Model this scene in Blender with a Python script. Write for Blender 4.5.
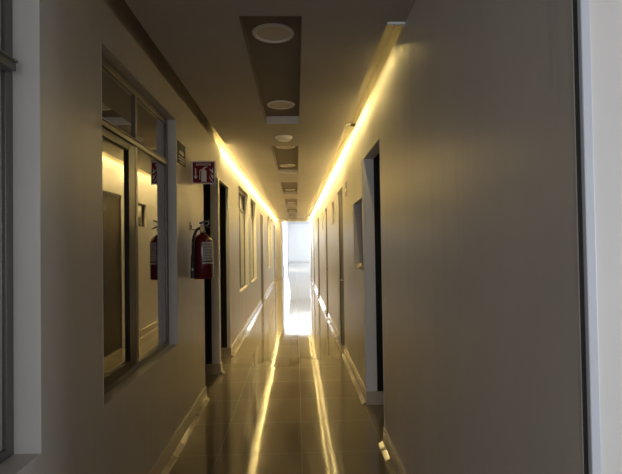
import bpy, bmesh, math, random
from math import sin, cos, pi, radians
from mathutils import Vector, Matrix
random.seed(7)
for o in list(bpy.data.objects): bpy.data.objects.remove(o)
S = bpy.context.scene
C = S.collection

# ------------------------------------------------------------------ camera
EYE = 1.5
YAW, PITCH, ROLL = radians(1.8214), radians(1.0141), radians(.8317)
def unrot(v):
    x, y, z = v
    c, s = cos(PITCH), sin(PITCH); z, y = z*c + y*s, y*c - z*s
    c, s = cos(YAW), sin(YAW);     x, y = x*c + y*s, y*c - x*s
    return Vector((x, y, z))
fwd = unrot((0, 1, 0)); right = unrot((cos(ROLL), 0, -sin(ROLL))); up = right.cross(fwd)
cam = bpy.data.cameras.new('camera'); camo = bpy.data.objects.new('camera', cam); C.objects.link(camo)
camo.matrix_world = Matrix(((right.x, up.x, -fwd.x, 0), (right.y, up.y, -fwd.y, 0), (right.z, up.z, -fwd.z, EYE), (0, 0, 0, 1)))
cam.sensor_width = 36; cam.lens = 470/622*36; cam.clip_start = .02; cam.clip_end = 200
S.camera = camo

# ------------------------------------------------------------------ world, daylight, exposure
w = bpy.data.worlds.new('world'); S.world = w; w.use_nodes = True
w.node_tree.nodes['Background'].inputs[0].default_value = (.55, .68, .9, 1)
w.node_tree.nodes['Background'].inputs[1].default_value = .25
S.view_settings.view_transform = 'Standard'; S.view_settings.look = 'None'
S.view_settings.exposure = 0; S.view_settings.gamma = 1; S.view_settings.use_curve_mapping = False

def area(name, loc, target, sx, sy, power, col):
    l = bpy.data.lights.new(name, 'AREA'); l.shape = 'RECTANGLE'; l.size = sx; l.size_y = sy
    l.energy = power; l.color = col
    o = bpy.data.objects.new(name, l); C.objects.link(o); o.location = loc
    o.rotation_euler = (Vector(target)-Vector(loc)).to_track_quat('-Z', 'Y').to_euler()
    return o
area('daylight_from_entrance', (-1.2, -4.8, 1.55), (-.3, 0, 1.45), 2.6, 2.0, 98, (.98, .96, 1))
area('added_side_room_light', (3.9, -.2, 1.25), (.7, 1.05, 1.25), 1.3, 1.6, 78, (.86, .92, 1))  # added light in the unseen side room, brightens the near right reveal
area('daylight_far_hall_right', (4.4, 30.5, 1.9), (-.2, 36, 1.6), 13, 2.6, 1700, (.88, .94, 1))
area('daylight_far_hall_left', (-.66, 33, 1.8), (3, 33, 1.4), 15, 2.0, 380, (.85, .92, 1))
LED_STRENGTH = (16, 40, 85, 120)     # raised step by step along the run, added to brighten the far walls
WASH_COL = (1, .78, .34); WASH = (1.0, 3.6, 13, 20); WASH_DIP = radians(68); WASH_SPREAD = 118
LED_COL = (1, .74, .25)

# ------------------------------------------------------------------ materials
def mat(name, col, rough=.5, metal=0, spec=.5, emit=None, es=0, coat=0):
    m = bpy.data.materials.new(name); m.use_nodes = True
    b = m.node_tree.nodes['Principled BSDF']
    b.inputs['Base Color'].default_value = (*col, 1); b.inputs['Roughness'].default_value = rough
    b.inputs['Metallic'].default_value = metal; b.inputs['Specular IOR Level'].default_value = spec
    b.inputs['Coat Weight'].default_value = coat
    if emit: b.inputs['Emission Color'].default_value = (*emit, 1); b.inputs['Emission Strength'].default_value = es
    return m
def noisy(name, col, rough, amount=.06, scale=(3, 3, 3), bump=.05, dist=.01, spec=.5, bscale=None):
    """base colour with faint procedural mottling and a fine bump"""
    m = mat(name, col, rough, spec=spec); nt = m.node_tree; N = nt.nodes; L = nt.links; b = N['Principled BSDF']
    tc = N.new('ShaderNodeTexCoord'); mp = N.new('ShaderNodeMapping'); mp.inputs['Scale'].default_value = scale
    L.new(tc.outputs['Object'], mp.inputs[0])
    n = N.new('ShaderNodeTexNoise'); n.inputs['Scale'].default_value = 1; n.inputs['Detail'].default_value = 4
    L.new(mp.outputs[0], n.inputs['Vector'])
    r = N.new('ShaderNodeValToRGB')
    r.color_ramp.elements[0].color = (*[c*(1-amount) for c in col], 1); r.color_ramp.elements[0].position = .3
    r.color_ramp.elements[1].color = (*[min(1, c*(1+amount)) for c in col], 1); r.color_ramp.elements[1].position = .7
    L.new(n.outputs['Fac'], r.inputs[0]); L.new(r.outputs[0], b.inputs['Base Color'])
    mp2 = N.new('ShaderNodeMapping'); mp2.inputs['Scale'].default_value = bscale or scale
    L.new(tc.outputs['Object'], mp2.inputs[0])
    n2 = N.new('ShaderNodeTexNoise'); n2.inputs['Scale'].default_value = 1; n2.inputs['Detail'].default_value = 2
    L.new(mp2.outputs[0], n2.inputs['Vector'])
    bp = N.new('ShaderNodeBump'); bp.inputs['Strength'].default_value = bump; bp.inputs['Distance'].default_value = dist
    L.new(n2.outputs['Fac'], bp.inputs['Height']); L.new(bp.outputs[0], b.inputs['Normal'])
    return m
M = {}
M['wall'] = noisy('wall_paint', (.51, .475, .43), .33, .05, (2, 3, .5), .5, .006, .5, (1, 11, .5))
M['jamb'] = noisy('reveal_paint', (.70, .68, .65), .5, .04, (4, 4, 1.5), .1, .004)
M['ceiling'] = noisy('ceiling_paint', (.39, .362, .34), .75, .04, (1.5, 1.5, 1.5), .05, .004, .3)
M['recess'] = noisy('dark_recess_lining', (.235, .205, .18), .75, .04, (1.5, 1.5, 1.5), .05, .004, .3)
M['upper'] = noisy('cove_plaster', (.52, .47, .38), .8, .12, (5, 5, 9), .3, .01, .3)
M['white'] = noisy('white_enamel', (.80, .80, .80), .35, .02, (3, 3, 3), .03, .002)
M['hall'] = noisy('bright_hall_paint', (.85, .86, .87), .6, .03, (.6, .6, .6), .05, .004)
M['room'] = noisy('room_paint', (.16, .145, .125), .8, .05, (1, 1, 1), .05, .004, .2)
M['alu'] = mat('grey_aluminium', (.20, .19, .18), .38, .75)
M['darkalu'] = mat('dark_bronze_aluminium', (.045, .042, .04), .35, .6)
M['paleframe'] = noisy('pale_frame', (.62, .66, .72), .4, .02, (4, 4, 1), .03, .002)
M['brown'] = noisy('dark_brown_door', (.055, .038, .024), .45, .25, (9, 9, .7), .1, .003)
M['darkframe'] = mat('black_stained_frame', (.015, .013, .012), .6, spec=.2)
M['red'] = mat('red_enamel', (.12, .004, .007), .2, coat=.5)
M['signred'] = mat('sign_red', (.20, .008, .016), .6, spec=.2)
M['signwhite'] = mat('sign_white', (.78, .74, .70), .45)
M['green'] = mat('sign_green', (.010, .04, .022), .6, spec=.15)
M['black'] = mat('black_rubber', (.012, .012, .012), .45)
M['steel'] = mat('chromed_steel', (.34, .33, .31), .32, .9)
M['brass'] = mat('brass', (.45, .33, .14), .35, .9)
M['lens'] = noisy('frosted_diffuser', (.66, .58, .51), .55, .04, (20, 20, 20), .03, .002)
M['rim'] = mat('white_rim', (.86, .84, .80), .4)
M['paper'] = noisy('crumpled_paper', (.75, .68, .5), .7, .1, (40, 40, 40), .5, .01)
LEDS = [mat('led_tape', (.9, .8, .5), .5, emit=LED_COL, es=e_) for e_ in LED_STRENGTH]

# skirting: glazed tile
M['skirt'] = noisy('glazed_skirting_tile', (.50, .44, .35), .10, .05, (3, 3, 3), .12, .004, .6, (.5, 3, .5))

M['bead'] = mat('glint_bead_gloss', (.22, .19, .15), .06, spec=.9)
# polished porcelain floor, 0.6 m tiles, each very slightly out of plane
def floor_mat():
    m = mat('polished_porcelain', (.24, .20, .155), .05, spec=.7); nt = m.node_tree; N = nt.nodes; L = nt.links; b = N['Principled BSDF']
    tc = N.new('ShaderNodeTexCoord'); mp = N.new('ShaderNodeMapping')
    mp.inputs['Location'].default_value = (.58, -3.43, 0)
    L.new(tc.outputs['Object'], mp.inputs[0])
    br = N.new('ShaderNodeTexBrick'); br.offset = 0; br.squash = 1
    br.inputs['Scale'].default_value = 1; br.inputs['Brick Width'].default_value = .6; br.inputs['Row Height'].default_value = .6
    br.inputs['Mortar Size'].default_value = .003; br.inputs['Mortar Smooth'].default_value = .3
    br.inputs['Color1'].default_value = (.22, .18, .125, 1); br.inputs['Color2'].default_value = (.20, .162, .112, 1)
    br.inputs['Mortar'].default_value = (.15, .12, .085, 1)
    L.new(mp.outputs[0], br.inputs['Vector'])
    nz = N.new('ShaderNodeTexNoise'); nz.inputs['Scale'].default_value = 3; nz.inputs['Detail'].default_value = 5
    L.new(tc.outputs['Object'], nz.inputs['Vector'])
    mx = N.new('ShaderNodeMixRGB'); mx.blend_type = 'MULTIPLY'; mx.inputs[0].default_value = .25
    L.new(br.outputs['Color'], mx.inputs[1]); L.new(nz.outputs['Fac'], mx.inputs[2]); L.new(mx.outputs[0], b.inputs['Base Color'])
    rr = N.new('ShaderNodeMath'); rr.operation = 'MULTIPLY_ADD'; rr.inputs[1].default_value = .5; rr.inputs[2].default_value = .07
    L.new(br.outputs['Fac'], rr.inputs[0]); L.new(rr.outputs[0], b.inputs['Roughness'])
    dv = N.new('ShaderNodeVectorMath'); dv.operation = 'SCALE'; dv.inputs['Scale'].default_value = 1/.6
    L.new(mp.outputs[0], dv.inputs[0])
    fl = N.new('ShaderNodeVectorMath'); fl.operation = 'FLOOR'; L.new(dv.outputs[0], fl.inputs[0])
    wn = N.new('ShaderNodeTexWhiteNoise'); wn.noise_dimensions = '3D'; L.new(fl.outputs[0], wn.inputs['Vector'])
    su = N.new('ShaderNodeVectorMath'); su.operation = 'SUBTRACT'; su.inputs[1].default_value = (.5, .5, .5); L.new(wn.outputs['Color'], su.inputs[0])
    ml = N.new('ShaderNodeVectorMath'); ml.operation = 'MULTIPLY'; ml.inputs[1].default_value = (.0045, .0045, 0); L.new(su.outputs[0], ml.inputs[0])
    n2 = N.new('ShaderNodeTexNoise'); n2.inputs['Scale'].default_value = 2.2; n2.inputs['Detail'].default_value = 1; L.new(tc.outputs['Object'], n2.inputs['Vector'])
    bp = N.new('ShaderNodeBump'); bp.inputs['Strength'].default_value = .15; bp.inputs['Distance'].default_value = .006
    L.new(n2.outputs['Fac'], bp.inputs['Height'])
    ad = N.new('ShaderNodeVectorMath'); ad.operation = 'ADD'; L.new(ml.outputs[0], ad.inputs[0]); L.new(bp.outputs[0], ad.inputs[1])
    no = N.new('ShaderNodeVectorMath'); no.operation = 'NORMALIZE'; L.new(ad.outputs[0], no.inputs[0]); L.new(no.outputs[0], b.inputs['Normal'])
    return m
M['floor'] = floor_mat()

def glass_mat():
    m = bpy.data.materials.new('window_glass'); m.use_nodes = True; nt = m.node_tree; N = nt.nodes; L = nt.links
    N.remove(N['Principled BSDF']); out = N['Material Output']
    tr = N.new('ShaderNodeBsdfTransparent'); tr.inputs[0].default_value = (.75, .75, .73, 1)
    gl = N.new('ShaderNodeBsdfGlossy'); gl.inputs['Roughness'].default_value = .015; gl.inputs['Color'].default_value = (1, 1, 1, 1)
    fr = N.new('ShaderNodeFresnel'); fr.inputs['IOR'].default_value = 1.75
    ma = N.new('ShaderNodeMath'); ma.operation = 'MULTIPLY_ADD'; ma.inputs[1].default_value = .55; ma.inputs[2].default_value = .42; L.new(fr.outputs[0], ma.inputs[0])
    mx = N.new('ShaderNodeMixShader'); L.new(ma.outputs[0], mx.inputs[0]); L.new(tr.outputs[0], mx.inputs[1]); L.new(gl.outputs[0], mx.inputs[2])
    L.new(mx.outputs[0], out.inputs['Surface'])
    return m
M['glass'] = glass_mat()

# printed label of the extinguisher: pale with fine grey lines
def label_mat():
    m = mat('printed_label', (.42, .38, .35), .5); nt = m.node_tree; N = nt.nodes; L = nt.links; b = N['Principled BSDF']
    tc = N.new('ShaderNodeTexCoord'); sx = N.new('ShaderNodeSeparateXYZ'); L.new(tc.outputs['Object'], sx.inputs[0])
    a = N.new('ShaderNodeMath'); a.operation = 'MULTIPLY'; a.inputs[1].default_value = 260; L.new(sx.outputs['Z'], a.inputs[0])
    s = N.new('ShaderNodeMath'); s.operation = 'SINE'; L.new(a.outputs[0], s.inputs[0])
    n = N.new('ShaderNodeTexNoise'); n.inputs['Scale'].default_value = 90; L.new(tc.outputs['Object'], n.inputs['Vector'])
    ad = N.new('ShaderNodeMath'); ad.operation = 'MULTIPLY'; L.new(s.outputs[0], ad.inputs[0]); L.new(n.outputs['Fac'], ad.inputs[1])
    r = N.new('ShaderNodeValToRGB'); r.color_ramp.elements[0].position = .1; r.color_ramp.elements[0].color = (.45, .41, .38, 1)
    r.color_ramp.elements[1].position = .35; r.color_ramp.elements[1].color = (.30, .25, .23, 1)
    L.new(ad.outputs[0], r.inputs[0]); L.new(r.outputs[0], b.inputs['Base Color'])
    return m
M['label'] = label_mat()

# ------------------------------------------------------------------ mesh helpers
def bm_new(): return bmesh.new()
def box(bm, x0, x1, y0, y1, z0, z1):
    vs = [bm.verts.new((x, y, z)) for x in (x0, x1) for y in (y0, y1) for z in (z0, z1)]
    for f in ((0,1,3,2),(4,6,7,5),(0,4,5,1),(2,3,7,6),(0,2,6,4),(1,5,7,3)): bm.faces.new([vs[i] for i in f])
def lathe(bm, prof, n=40, c=(0, 0, 0), axis='z'):
    rings = []
    def P(r, h, t):
        p = (r*cos(t), r*sin(t), h)
        if axis == 'y': p = (p[0], p[2], p[1])
        if axis == 'x': p = (p[2], p[0], p[1])
        return (p[0]+c[0], p[1]+c[1], p[2]+c[2])
    for r, h in prof:
        if r < 1e-6: rings.append([bm.verts.new(P(0, h, 0))])
        else: rings.append([bm.verts.new(P(r, h, 2*pi*i/n)) for i in range(n)])
    for A, B in zip(rings, rings[1:]):
        for i in range(n):
            j = (i+1) % n
            if len(A) == 1 and len(B) == 1: continue
            if len(A) == 1: bm.faces.new((A[0], B[i], B[j]))
            elif len(B) == 1: bm.faces.new((A[i], A[j], B[0]))
            else: bm.faces.new((A[i], A[j], B[j], B[i]))
def tube(bm, pts, r, n=10):
    pts = [Vector(p) for p in pts]; rings = []
    for i, p in enumerate(pts):
        d = (pts[min(i+1, len(pts)-1)]-pts[max(i-1, 0)]).normalized()
        a = d.cross(Vector((0, .31, .95))); a = a.normalized() if a.length > 1e-4 else Vector((1, 0, 0)); b = d.cross(a)
        rings.append([bm.verts.new(p+(a*cos(2*pi*k/n)+b*sin(2*pi*k/n))*r) for k in range(n)])
    for A, B in zip(rings, rings[1:]):
        for k in range(n): bm.faces.new((A[k], A[(k+1) % n], B[(k+1) % n], B[k]))
    bm.faces.new(rings[0]); bm.faces.new(rings[-1])
def prism(bm, poly, fn, t0, t1):
    """polygon in (u,v) swept between depths t0 and t1, placed by fn(u,v,t)"""
    A = [bm.verts.new(fn(u, v, t0)) for u, v in poly]; B = [bm.verts.new(fn(u, v, t1)) for u, v in poly]
    bm.faces.new(A); bm.faces.new(B)
    n = len(poly)
    for i in range(n): bm.faces.new((A[i], A[(i+1) % n], B[(i+1) % n], B[i]))
def obj(name, bm, m, parent=None, smooth=False, bevel=0, loc=None):
    bmesh.ops.recalc_face_normals(bm, faces=bm.faces)
    me = bpy.data.meshes.new(name); bm.to_mesh(me); bm.free()
    for mm in (m if isinstance(m, (list, tuple)) else [m]): me.materials.append(mm)
    o = bpy.data.objects.new(name, me); C.objects.link(o)
    if parent: o.parent = parent
    if loc: o.location = loc
    if smooth:
        for p in me.polygons: p.use_smooth = True
        md = o.modifiers.new('split', 'EDGE_SPLIT'); md.split_angle = radians(38)
    if bevel:
        md = o.modifiers.new('bevel', 'BEVEL'); md.width = bevel; md.segments = 2; md.limit_method = 'ANGLE'
    return o
def struct(name, bm, m, parent=None, **k):
    o = obj(name, bm, m, parent, **k)
    if not parent: o['kind'] = 'structure'
    return o
def thing(name, label, cat, loc=(0, 0, 0), group=None):
    o = bpy.data.objects.new(name, None); C.objects.link(o); o.location = loc; o.empty_display_size = .05
    tag(o, label, cat, group); return o
def tag(o, label, cat, group=None):
    o['label'] = label; o['category'] = cat
    if group: o['group'] = group
    return o
def sroot(name, loc):
    o = bpy.data.objects.new(name, None); C.objects.link(o); o.location = loc; o['kind'] = 'structure'; o.empty_display_size = .05; return o

# ------------------------------------------------------------------ the corridor
A, B, H = .917, .646, 2.777          # left wall at x=-A, right wall at x=B, ceiling panel at z=H
PL, PR = -.868, .545                 # edges of the hung ceiling panel
SLAB = 3.02
Y0, YE = -.8, 22.3
TH = .16
LEFT = [  # y0, y1, z0, z1, kind
    (.30, 1.715, .775, 2.485, 'win'), (2.255, 3.65, .757, 2.485, 'win'),
    (4.70, 5.585, 0, 2.31, 'open'), (5.69, 6.46, 0, 2.31, 'open'),
    (7.60, 9.07, .757, 2.485, 'win'), (9.60, 10.88, .757, 2.485, 'win'),
    (12.1, 13.25, 0, 2.35, 'door'), (15.2, 16.5, .757, 2.5, 'win'), (17.0, 18.2, .757, 2.5, 'win'), (19.6, 20.8, 0, 2.4, 'door')]
RIGHT = [
    (.10, 1.058, 0, 2.6, 'near'), (3.55, 4.41, 0, 2.31, 'open'), (4.56, 5.24, 1.24, 1.955, 'hatch'),
    (6.42, 7.23, 0, 2.30, 'door'), (7.90, 8.33, 1.86, 2.25, 'vent'), (9.66, 10.35, 0, 2.29, 'door'),
    (11.10, 11.53, 1.86, 2.30, 'vent'), (13.05, 14.2, 0, 2.31, 'door'), (15.1, 15.6, 1.86, 2.3, 'vent'), (16.7, 17.6, 0, 2.33, 'door'), (19.6, 20.5, 0, 2.33, 'door')]

def wall_mesh(xs, xb, ops, zt):
    bm = bm_new(); x0, x1 = min(xs, xb), max(xs, xb); y = Y0
    for (a, b, z0, z1, k) in ops:
        box(bm, x0, x1, y, a, 0, zt)
        if z0 > 0: box(bm, x0, x1, a, b, 0, z0)
        box(bm, x0, x1, a, b, z1, zt); y = b
    box(bm, x0, x1, y, YE, 0, zt)
    return bm
struct('wall_left', wall_mesh(-A, -A-TH, LEFT, 2.70), M['wall'])
struct('wall_right', wall_mesh(B, B+TH, RIGHT, H), M['wall'])
bm = bm_new(); box(bm, -A-TH, -A-.06, Y0, YE, 2.70, SLAB); struct('wall_left_upper', bm, M['upper'])
bm = bm_new(); box(bm, B+.06, B+TH, Y0, YE, H, SLAB); struct('wall_right_upper', bm, M['upper'])
# floor and slab
bm = bm_new(); box(bm, -5, 5, -5.2, 46, -.12, 0); struct('floor', bm, M['floor'])
bm = bm_new(); box(bm, -5, 5, -5.2, YE+.15, SLAB, SLAB+.12); struct('ceiling_slab', bm, M['ceiling'])

# hung ceiling panel with six recesses
RX0, RX1 = -.302, .050
REC = [(2.595+3.43*i, 4.917+3.43*i) for i in range(5)]+[(19.8, 22.0)]
bm = bm_new(); RD = .085
box(bm, PL, RX0, Y0, YE, H, H+.11); box(bm, RX1, PR, Y0, YE, H, H+.11)
y = Y0
for a, b in REC:
    box(bm, RX0, RX1, y, a, H, H+.11); box(bm, RX0, RX1, a, b, H+RD, H+.11); y = b
box(bm, RX0, RX1, y, YE, H, H+.11)
bmesh.ops.remove_doubles(bm, verts=bm.verts, dist=1e-5)
struct('ceiling', bm, M['ceiling'])
# lining of the recesses, darker and browner than the ceiling
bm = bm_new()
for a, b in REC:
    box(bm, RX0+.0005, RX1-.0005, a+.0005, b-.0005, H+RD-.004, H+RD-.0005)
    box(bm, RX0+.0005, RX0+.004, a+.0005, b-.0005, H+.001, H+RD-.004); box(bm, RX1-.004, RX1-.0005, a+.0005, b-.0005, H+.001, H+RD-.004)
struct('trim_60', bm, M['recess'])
# the light gap on the right is closed before the first lamps
bm = bm_new(); box(bm, PR, B+.06, Y0, 2.665, H, SLAB); struct('ceiling_closure', bm, M['ceiling'])
bm = bm_new(); box(bm, PR-.002, B-.001, 2.662, 2.684, H-.013, H+.02); struct('trim_1', bm, M['white'], bevel=.002)
# pale far faces of the recesses
bm = bm_new()
for a, b in REC: box(bm, RX0+.004, RX1-.004, b-.006, b-.0005, H+.001, H+RD-.0045)
struct('trim_2', bm, M['jamb'])

# ------------------------------------------------------------------ reveals
def reveal(name, side, op, m, depth):
    """painted lining of an opening, 'depth' deep, with a dark inner frame behind it"""
    y0, y1, z0, z1, k = op; e = .003
    for nm, a, b, mm in ((name, -.0015, depth, m), (name+'_inner', depth, TH+.002, M['darkframe'])):
        if b-a < .002: continue
        x0, x1 = (-A-b, -A-a) if side < 0 else (B+a, B+b)
        bm = bm_new(); box(bm, x0, x1, y1-e, y1+.001, z0, z1)
        box(bm, x0, x1, y0-.001, y0+e, z0, z1)
        if k == 'open': box(bm, x0, x1, y0, y1, z1-e, z1+.001)
        struct(nm, bm, mm)
n = 3
for side, ops in ((-1, LEFT), (1, RIGHT)):
    for op in ops:
        dp = TH+.002
        if op[4] == 'open': dp = .095 if side > 0 else (.09 if op[0] < 5 else .04)
        reveal('trim_%d' % n, side, op, M['wall'] if op[4] in ('hatch', 'vent') else M['jamb'], dp); n += 1

# ------------------------------------------------------------------ left windows: aluminium frame, transom, mullion, one sliding sash
def window(num, op, xo, sgn, proj=.028):
    y0, y1, z0, z1, _ = op; y0 += .003; y1 -= .003
    r = sroot('window_%d' % num, (xo, (y0+y1)/2, z0)); cy = (y0+y1)/2
    W = (y1-y0)/2; Ht = z1-z0; f = .042; tz = Ht-.345; my = y0+(y1-y0)*.48-cy
    X = lambda a, b: (min(a*sgn, b*sgn), max(a*sgn, b*sgn))       # depth: positive towards the corridor
    bm = bm_new()
    for q in ((-W, -W+f, 0, Ht), (W-f, W, 0, Ht), (-W+f, W-f, 0, f*.8), (-W+f, W-f, Ht-f, Ht)): box(bm, *X(-.02, .018), q[0], q[1], q[2], q[3])
    obj('frame', bm, M['alu'], r, bevel=.003)
    bm = bm_new(); box(bm, *X(-.02, proj), -W+f, W-f, tz-.016, tz+.016); box(bm, *X(.01, proj+.008), -W+f, W-f, tz+.012, tz+.022)
    obj('transom', bm, M['alu'], r, bevel=.003)
    bm = bm_new(); box(bm, *X(-.02, .022), my-.02, my+.02, f*.8, tz-.016); box(bm, *X(-.02, .022), my-.018, my+.018, tz+.016, Ht-f)
    obj('mullion', bm, M['alu'], r, bevel=.003)
    s0, s1, zb, zt = -W+f+.004, my-.022, f*.8+.004, tz-.02
    bm = bm_new(); g = .045
    for q in ((s0, s0+g, zb, zt), (s1-.11, s1, zb, zt), (s0+g, s1-.11, zb, zb+g), (s0+g, s1-.11, zt-g, zt)): box(bm, *X(-.012, .02), q[0], q[1], q[2], q[3])
    sash = obj('sash', bm, M['darkalu'], r, bevel=.003)
    bm = bm_new(); box(bm, *X(0, .005), s0+g, s1-.11, zb+g, zt-g); obj('pane', bm, M['glass'], sash)
    for q in ((my+.02, W-f, f*.8, tz-.016), (-W+f, my-.018, tz+.016, Ht-f), (my+.018, W-f, tz+.016, Ht-f)):
        bm = bm_new(); box(bm, *X(.004, .009), *q); obj('pane', bm, M['glass'], r)
k = 1
for op in LEFT:
    if op[4] == 'win': window(k, op, -A-(.110 if k == 1 else .082), 1, .055 if k == 1 else .028); k += 1
# hatch window on the right
y0, y1, z0, z1, _ = RIGHT[2]
r = sroot('window_%d' % k, (B+.10, (y0+y1)/2, z0)); W = (y1-y0)/2-.003; Ht = z1-z0
bm = bm_new()
for q in ((-W, -W+.03, 0, Ht), (W-.03, W, 0, Ht), (-W+.03, W-.03, 0, .03), (-W+.03, W-.03, Ht-.03, Ht)): box(bm, -.012, .022, *q)
obj('frame', bm, M['darkalu'], r, bevel=.002)
bm = bm_new(); box(bm, 0, .005, -W+.03, W-.03, .03, Ht-.03); obj('pane', bm, M['glass'], r); k += 1
# narrow high windows on the right
for op in RIGHT:
    if op[4] != 'vent': continue
    y0, y1, z0, z1, _ = op; r = sroot('window_%d' % k, (B+.05, (y0+y1)/2, z0)); W = (y1-y0)/2-.003; Ht = z1-z0; k += 1
    bm = bm_new()
    for q in ((-W, -W+.03, 0, Ht), (W-.03, W, 0, Ht), (-W+.03, W-.03, 0, .03), (-W+.03, W-.03, Ht-.03, Ht)): box(bm, -.025, .015, *q)
    obj('frame', bm, M['brown'], r)
    bm = bm_new(); box(bm, -.005, .0, -W+.03, W-.03, .03, Ht-.03); obj('pane', bm, M['glass'], r)

# ------------------------------------------------------------------ doors
def door(num, op, side):
    y0, y1, z0, z1, _ = op; x = (-A-.045) if side < 0 else (B+.045); W = (y1-y0)/2-.004
    r = sroot('door_%d' % num, (x, (y0+y1)/2, 0)); s = 1 if side < 0 else -1
    X = lambda a, b: (min(a*s, b*s), max(a*s, b*s))
    bm = bm_new(); box(bm, *X(-.02, .02), -W+.04, W-.04, .008, z1-.045); 
    obj('leaf', bm, M['brown'], r, bevel=.003)
    bm = bm_new()
    for q in ((-W, -W+.038, 0, z1-.003), (W-.038, W, 0, z1-.003), (-W+.038, W-.038, z1-.043, z1-.003)): box(bm, *X(-.03, .03), *q)
    obj('door_frame', bm, M['brown'], r, bevel=.002)
    bm = bm_new(); tube(bm, [(s*.02, -W+.1, 1.0), (s*.065, -W+.1, 1.0), (s*.065, -W+.2, 1.0)], .009); obj('door_handle', bm, M['darkalu'], r, smooth=True)
k = 1
for op in LEFT:
    if op[4] == 'door': door(k, op, -1); k += 1
for op in RIGHT:
    if op[4] == 'door': door(k, op, 1); k += 1
# near right doorway: dark corner strip and pale frame strip on the far reveal
y1 = RIGHT[0][1]
bm = bm_new(); box(bm, B-.001, B+.008, y1-.006, y1+.002, 0, 2.6); struct('trim_50', bm, M['darkalu'])
bm = bm_new(); box(bm, B+.0085, B+.031, y1-.018, y1-.002, 0, 2.6); struct('trim_51', bm, M['paleframe'], bevel=.002)
# pale frames on the first open doorways' far reveals
for i, op, x0, x1 in ((52, RIGHT[1], B-.012, B+.003), ):
    bm = bm_new(); box(bm, x0, x1, op[1]-.004, op[1]+.03, 0, op[3]); struct('trim_%d' % i, bm, M['jamb'], bevel=.003)

# ------------------------------------------------------------------ skirting of glazed tile, piece by piece between the openings
def skirt(name, side, ops):
    bm = bm_new(); bb = bm_new(); hs = .125; t = .011
    def seg(a, b):
        y = a
        while y < b-1e-4:
            e = min(y+.6, b); g = .0012
            lean = random.uniform(.000, .003)
            P = [(0, 0), (t+.004, 0), (t+lean*.2, hs-.006), (t-.004, hs), (0, hs)]
            fn = (lambda u, v, tt: (-A+u, tt, v)) if side < 0 else (lambda u, v, tt: (B-u, tt, v))
            prism(bm, P, fn, y+g, e-g)
            q = y+g
            while q < e-g-1e-4:                                   # glossy bead added along the floor corner, angled to throw broken glints
                q2 = min(q+random.uniform(.12, .3), e-g); el = radians(random.gauss(60 if side < 0 else 64, 3.5)); wd = .040
                prism(bb, [(t, 0), (t+wd, 0), (t+wd, .001), (t, .001+wd/math.tan(el))], fn, q, q2); q = q2
            y = e
    y = Y0
    for op in ops:
        if op[2] > 0: continue
        seg(y, op[0]); y = op[1]
        # returns into the open reveals
        if op[4] == 'open':
            x0, x1 = (-A-TH, -A+.011) if side < 0 else (B-.011, B+TH)
            box(bm, x0, x1, op[1]-.012, op[1]-.003, .001, hs)
    seg(y, YE)
    p_ = struct(name, bm, M['skirt']); obj('added_glint_bead', bb, M['bead'], p_)
skirt('baseboard_left', -1, LEFT); skirt('baseboard_right', 1, RIGHT)

# ------------------------------------------------------------------ corridor end and the bright hall beyond
bm = bm_new(); box(bm, -5, -.69, YE, YE+.15, 0, SLAB); box(bm, .70, 5, YE, YE+.15, 0, SLAB); box(bm, -.69, .70, YE, YE+.15, 2.64, SLAB)
struct('wall_end', bm, M['wall'])
bm = bm_new(); box(bm, -A, -.69, YE-.012, YE, 0, .125); struct('baseboard_end', bm, M['skirt'])
bm = bm_new(); box(bm, -5, 5, 43, 43.15, 0, 3.6); struct('wall_far', bm, M['hall'])
bm = bm_new(); box(bm, -.84, -.69, YE+.15, 43, 0, 3.5); struct('wall_far_left', bm, M['hall'])
bm = bm_new(); box(bm, 4.8, 4.95, YE+.15, 43, 0, 3.5); struct('wall_far_right', bm, M['hall'])
bm = bm_new(); box(bm, -5, 5, YE+.15, 43.2, 3.5, 3.6); struct('ceiling_far', bm, M['hall'])
bm = bm_new(); box(bm, -.69, 4.8, 42.98, 43, 0, .12); struct('baseboard_far', bm, M['jamb'])
bm = bm_new(); box(bm, -5, 5, YE, YE+.15, SLAB, 3.6); struct('wall_end_upper', bm, M['hall'])
# dark side rooms and the entrance hall behind the camera
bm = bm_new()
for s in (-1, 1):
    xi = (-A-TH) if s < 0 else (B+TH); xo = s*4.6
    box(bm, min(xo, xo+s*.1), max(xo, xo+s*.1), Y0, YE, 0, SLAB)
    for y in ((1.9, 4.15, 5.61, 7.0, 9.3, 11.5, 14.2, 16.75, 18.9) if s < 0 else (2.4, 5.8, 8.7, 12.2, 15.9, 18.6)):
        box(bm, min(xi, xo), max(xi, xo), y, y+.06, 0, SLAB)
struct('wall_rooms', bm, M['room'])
bm = bm_new()
for x0, x1 in ((-4.7, -A-TH), (B+TH, 4.7)): box(bm, x0, x1, Y0, Y0+.1, 0, SLAB)
box(bm, -5, -4.9, -5.2, Y0, 0, SLAB); box(bm, 4.9, 5, -5.2, Y0, 0, SLAB); box(bm, -5, 5, -5.3, -5.2, 0, SLAB)
struct('wall_back', bm, M['hall'])

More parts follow.
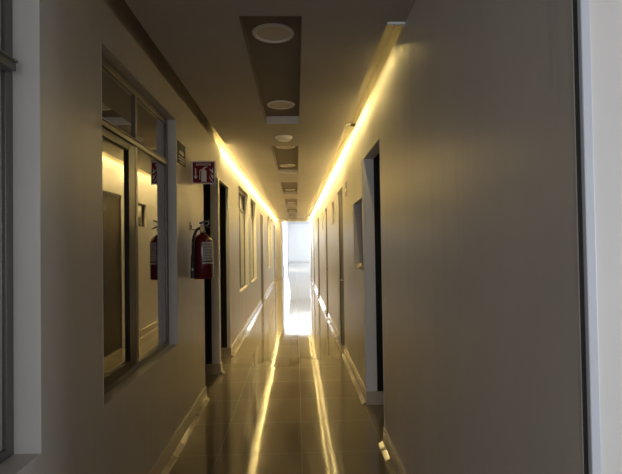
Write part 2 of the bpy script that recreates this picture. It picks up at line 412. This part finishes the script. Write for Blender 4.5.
# ------------------------------------------------------------------ cove LED tapes, on the panel edges facing the walls
def zone(y): return 0 if y < 4.05 else 1 if y < 6.2 else 2 if y < 9.5 else 3
def led(name, x, y0, y1, tilt, label):
    """tape on an angled profile on the panel edge, facing the wall and tilted a little downwards"""
    bm = bm_new(); n = int((y1-y0)/.5); s = -1 if x < 0 else 1; hh = .016
    P = [(0, 0), (hh*sin(tilt), hh*cos(tilt)), (0, hh*cos(tilt)+.004)]
    for i in range(n):
        a = y0+(y1-y0)*i/n; b = y0+(y1-y0)*(i+1)/n
        prism(bm, P, lambda u, v, t: (x+s*(u-.0005), t, H+.002+v), a, b)
    bmesh.ops.recalc_face_normals(bm, faces=bm.faces); bm.normal_update()
    for f_ in bm.faces:
        yc = f_.calc_center_median().y; f_.material_index = zone(yc) if abs(f_.normal.y) < .5 else 4
    return tag(obj(name, bm, LEDS+[M['alu']]), label, 'light')
led('led_strip', PL, 5.8, YE-.05, radians(30), 'warm yellow strip light hidden in the ceiling gap along the left wall')
led('led_strip', PR, 3.0, YE-.05, radians(17), 'warm yellow strip light hidden in the ceiling gap along the right wall')


# area lights added beside the tapes to spread warm light down the walls
def wash(x, y0, y1, n, powers, name):
    s = -1 if x < 0 else 1; d = Vector((s*cos(WASH_DIP), 0, -sin(WASH_DIP))); X = Vector((0, 1, 0)); Z = -d; Y = Z.cross(X)
    for i in range(n):
        a = y0+(y1-y0)*i/n; b = y0+(y1-y0)*(i+1)/n; yc = (a+b)/2
        l = bpy.data.lights.new(name, 'AREA'); l.shape = 'RECTANGLE'; l.size = (b-a)*.98; l.size_y = .014
        l.energy = powers[zone(yc)]*(b-a); l.color = WASH_COL; l.spread = radians(WASH_SPREAD)
        o = bpy.data.objects.new(name, l); C.objects.link(o)
        p = (x+s*.016, yc, H+.001)
        o.matrix_world = Matrix(((X.x, Y.x, Z.x, p[0]), (X.y, Y.y, Z.y, p[1]), (X.z, Y.z, Z.z, p[2]), (0, 0, 0, 1)))
wash(PL, 5.8, YE-.05, 11, WASH, 'added_wash_left')
wash(PR, 2.95, YE-.05, 18, WASH, 'added_wash_right')

# ------------------------------------------------------------------ round recessed downlights, two per recess
ordn = ['first', 'second', 'third', 'fourth', 'fifth', 'sixth']
proto = None
for i, (a, b) in enumerate(REC):
    for j, y in enumerate((a+.385, b-.415)):
        lab = 'round white-rimmed downlight, unlit, at the %s end of the %s ceiling recess from the camera' % (('near', 'far')[j], ordn[i])
        loc = (-.127, y, H+RD-.004)
        if proto is None:
            proto = thing('downlight', lab, 'ceiling light', loc, 'round downlights in the ceiling recesses')
            bm = bm_new(); lathe(bm, [(.108, -.001), (.109, -.010), (.118, -.014), (.130, -.010), (.135, -.001)], 48); obj('rim', bm, M['rim'], proto, smooth=True)
            bm = bm_new(); lathe(bm, [(0, -.005), (.06, -.0055), (.110, -.004), (.110, -.001), (0, -.001)], 48); obj('diffuser', bm, M['lens'], proto, smooth=True)
        else:
            t = proto.copy(); C.objects.link(t); t.location = loc; t['label'] = lab
            for ch in list(proto.children):
                c = ch.copy(); C.objects.link(c); c.parent = t
# smoke detector between the first two recesses
t = thing('smoke_detector', 'small round white domed detector on the ceiling between the first two recesses', 'detector', (-.127, 5.50, H))
bm = bm_new(); lathe(bm, [(0, 0), (.10, 0), (.102, -.010), (.096, -.016), (0, -.016)], 40); obj('base', bm, M['rim'], t, smooth=True)
bm = bm_new(); lathe(bm, [(.090, -.016), (.086, -.030), (.066, -.044), (.03, -.050), (0, -.051)], 40); obj('dome', bm, M['rim'], t, smooth=True)

# connector box bridging the right light gap
t = thing('connector_box', 'small black connector box bridging the right ceiling light gap', 'electrical box', (.60, 4.96, H))
bm = bm_new(); box(bm, -.012, .044, -.02, .02, -.016, .012); obj('housing', bm, M['black'], t, bevel=.003)
bm = bm_new(); tube(bm, [(-.066, .0, .004), (-.04, .0, -.006), (-.012, .0, -.004)], .004, 8); obj('cable', bm, M['black'], t, smooth=True)
bm = bm_new(); box(bm, -.030, .040, -.024, -.020, .004, .016); obj('plate', bm, M['steel'], t)

# ------------------------------------------------------------------ red flag sign: EXTINTOR
def text_mesh(name, s, size, fn, m, parent, shear=0):
    cu = bpy.data.curves.new(name, 'FONT'); cu.body = s; cu.size = size; cu.align_x = 'CENTER'; cu.align_y = 'CENTER'; cu.extrude = .0006; cu.offset = size*.02
    o = bpy.data.objects.new(name+'_curve', cu); C.objects.link(o)
    bpy.context.view_layer.update()
    me = bpy.data.meshes.new_from_object(o.evaluated_get(bpy.context.evaluated_depsgraph_get()))
    bpy.data.objects.remove(o); me.materials.append(m)
    for v in me.vertices: v.co = fn(*v.co)
    ob = bpy.data.objects.new(name, me); C.objects.link(ob); ob.parent = parent; return ob
t = thing('extinguisher_sign', 'square red and white EXTINTOR sign with arrow, projecting above the fire extinguisher', 'sign', (-.811, 4.18, 2.056))
SW = .104; SH = .206
bm = bm_new(); box(bm, -SW, SW, 0, .005, 0, SH); obj('board', bm, M['signwhite'], t, bevel=.001)
bm = bm_new(); box(bm, -SW+.010, SW-.010, -.0012, 0, .012, SH-.012); obj('red_field', bm, M['signred'], t)
fs = lambda u, v, d: (u, -.0012-d, v)
text_mesh('lettering', 'EXTINTOR', .027, lambda x, y, z: Vector((x, -.0018-z, y+.172)), M['signwhite'], t)
bm = bm_new(); prism(bm, [(-.074, .140), (-.064, .140), (-.064, .072), (-.052, .072), (-.069, .044), (-.086, .072), (-.074, .072)], fs, 0, .0008); obj('arrow', bm, M['signwhite'], t)
bm = bm_new()
prism(bm, [(-.020, .022), (.026, .022), (.026, .110), (.020, .124), (.010, .128), (-.004, .128), (-.014, .124), (-.020, .110)], fs, 0, .0008)
prism(bm, [(-.004, .130), (.010, .130), (.010, .140), (.034, .150), (.034, .156), (.004, .150), (-.006, .140)], fs, 0, .0008)
prism(bm, [(-.006, .136), (-.030, .128), (-.036, .110), (-.036, .040), (-.030, .040), (-.030, .108), (-.024, .122), (-.004, .128)], fs, 0, .0008)
obj('extinguisher_pictogram', bm, M['signwhite'], t)
bm = bm_new()
prism(bm, [(.052, .140), (.060, .116), (.074, .104), (.084, .092), (.088, .112), (.080, .120), (.086, .150), (.072, .124), (.062, .130)], fs, 0, .0008)
prism(bm, [(.054, .096), (.064, .086), (.070, .060), (.086, .040), (.088, .076), (.080, .084), (.076, .070), (.068, .090)], fs, 0, .0008)
prism(bm, [(.050, .078), (.060, .050), (.086, .020), (.072, .024), (.056, .044)], fs, 0, .0008)
obj('flames_pictogram', bm, M['signwhite'], t)

# dark green sign flat on the left wall
t = thing('evacuation_sign', 'small dark green sign with white symbol, flat on left wall between window and red sign', 'sign', (-A, 3.815, 2.165))
bm = bm_new(); box(bm, 0, .004, -.125, .125, 0, .172); obj('board', bm, M['green'], t, bevel=.001)
fg = lambda u, v, d: (.0041+d, u, v)
bm = bm_new(); prism(bm, [(-.075, .105), (-.075, .078), (.02, .078), (.02, .066), (.075, .092), (.02, .118), (.02, .105)], fg, 0, .0006); obj('arrow', bm, M['signwhite'], t)
bm = bm_new(); prism(bm, [(-.11, .052), (.11, .052), (.11, .060), (-.11, .060)], fg, 0, .0006); prism(bm, [(-.10, .030), (.10, .030), (.10, .042), (-.10, .042)], fg, 0, .0006); prism(bm, [(-.08, .010), (.09, .010), (.09, .020), (-.08, .020)], fg, 0, .0006)
obj('stripes', bm, M['signwhite'], t)
# small plate on the right wall before the brown door
t = thing('wall_plate', 'small dark plate high on right wall between hatch window and brown door', 'sign', (B, 5.97, 2.12))
bm = bm_new(); box(bm, -.004, 0, -.10, .10, 0, .18); obj('board', bm, M['alu'], t, bevel=.001)
bm = bm_new(); box(bm, -.005, -.004, -.07, .07, .06, .10); obj('pale_band', bm, M['signwhite'], t)
# scrap on hatch sill
bm = bm_new(); bmesh.ops.create_icosphere(bm, subdivisions=3, radius=1)
for v in bm.verts:
    k_ = 1+.35*sin(7*v.co.x+3*v.co.y)*cos(6*v.co.z+2*v.co.x)+random.uniform(-.12, .12)
    v.co = Vector((v.co.x*.028*k_, v.co.y*.10*k_, v.co.z*.026*k_))
tag(obj('crumpled_scrap', bm, M['paper'], loc=(B+.035, 5.05, 1.240+.028)), 'small pale crumpled scrap on the sill of the right hatch window', 'scrap')

# ------------------------------------------------------------------ fire extinguisher on its wall hook
EX = (-.808, 4.10, 1.226)
t = thing('fire_extinguisher', 'red fire extinguisher with white label hanging on left wall below the red sign', 'fire extinguisher', EX)
R = .086
bm = bm_new(); lathe(bm, [(0, .004), (.06, .003), (R-.006, 0), (R, .008), (R, .305), (R-.006, .334), (R-.022, .360), (.044, .378), (.024, .388), (.021, .398), (0, .398)], 56); obj('cylinder', bm, M['red'], t, smooth=True)
bm = bm_new(); lathe(bm, [(.019, .398), (.024, .400), (.024, .414), (.016, .418), (.016, .440), (.020, .442), (.020, .462), (0, .464)], 28); obj('valve', bm, M['steel'], t, smooth=True)
bm = bm_new()
prism(bm, [(-.018, .452), (.03, .446), (.070, .430), (.074, .436), (.034, .458), (-.016, .466)], lambda u, v, d: (u, d, v), -.010, .010)
obj('carry_handle', bm, M['black'], t, bevel=.002)
bm = bm_new(); prism(bm, [(-.026, .470), (.006, .478), (.060, .506), (.062, .514), (.000, .496), (-.030, .484)], lambda u, v, d: (u, d, v), -.009, .009); obj('squeeze_lever', bm, M['black'], t, bevel=.002)
bm = bm_new(); tube(bm, [(.03*cos(q)+.028, -.014, .03*sin(q)*.6+.478) for q in [i*pi/10 for i in range(21)]], .0022, 6); obj('safety_ring', bm, M['steel'], t, smooth=True)
bm = bm_new(); lathe(bm, [(0, -.040), (.017, -.040), (.019, -.037), (.019, -.018), (0, -.018)], 24, c=(.004, 0, .428), axis='y'); obj('pressure_gauge', bm, M['brass'], t, smooth=True)
# hose: valve, down the wall side of the cylinder
pts = []
for i in range(25):
    q = i/24
    if q < .35:
        s = q/.35; pts.append((-.014-.047*s, -.022-.056*s, .432+.008*sin(s*pi)-.075*s*s))
    else:
        s = (q-.35)/.65; pts.append((-.061-.002*s, -.078-.026*min(1, s*3), .357-.16*s))
bm = bm_new(); tube(bm, pts, .0125, 14); hose = obj('hose', bm, M['black'], t, smooth=True)
bm = bm_new(); lathe(bm, [(.013, .205), (.017, .200), (.019, .12), (.022, .012), (.015, .012), (0, .016)], 24, c=(-.063, -.106, 0)); noz = obj('nozzle', bm, M['black'], hose, smooth=True)
bm = bm_new(); box(bm, -.068, -.058, -.1285, -.126, .075, .098); obj('sticker', bm, M['signwhite'], noz)
def patch(name, a0, a1, z0, z1, m, parent=t, r=R+.0008):
    bm = bm_new(); n_ = 14
    A_ = [bm.verts.new((r*cos(a0+(a1-a0)*i/n_), r*sin(a0+(a1-a0)*i/n_), z0)) for i in range(n_+1)]
    B_ = [bm.verts.new((r*cos(a0+(a1-a0)*i/n_), r*sin(a0+(a1-a0)*i/n_), z1)) for i in range(n_+1)]
    for i in range(n_): bm.faces.new((A_[i], A_[i+1], B_[i+1], B_[i]))
    o = obj(name, bm, m, parent, smooth=True); return o
lab = patch('label', radians(-82), radians(-5), .130, .318, M['label'])
patch('label_band', radians(-86), radians(-5), .146, .156, M['black'], lab, R+.0014)
bm = bm_new(); tube(bm, [(-.917, 4.10, 1.690), (-.905, 4.10, 1.690), (-.905, 4.10, 1.655), (-.890, 4.10, 1.650), (-.834, 4.10, 1.648)], .0035, 8)
box(bm, -.917, -.913, 4.085, 4.115, 1.64, 1.72)
tag(obj('wall_hook', bm, M['darkalu']), 'thin dark metal hook on left wall holding the fire extinguisher', 'hook')
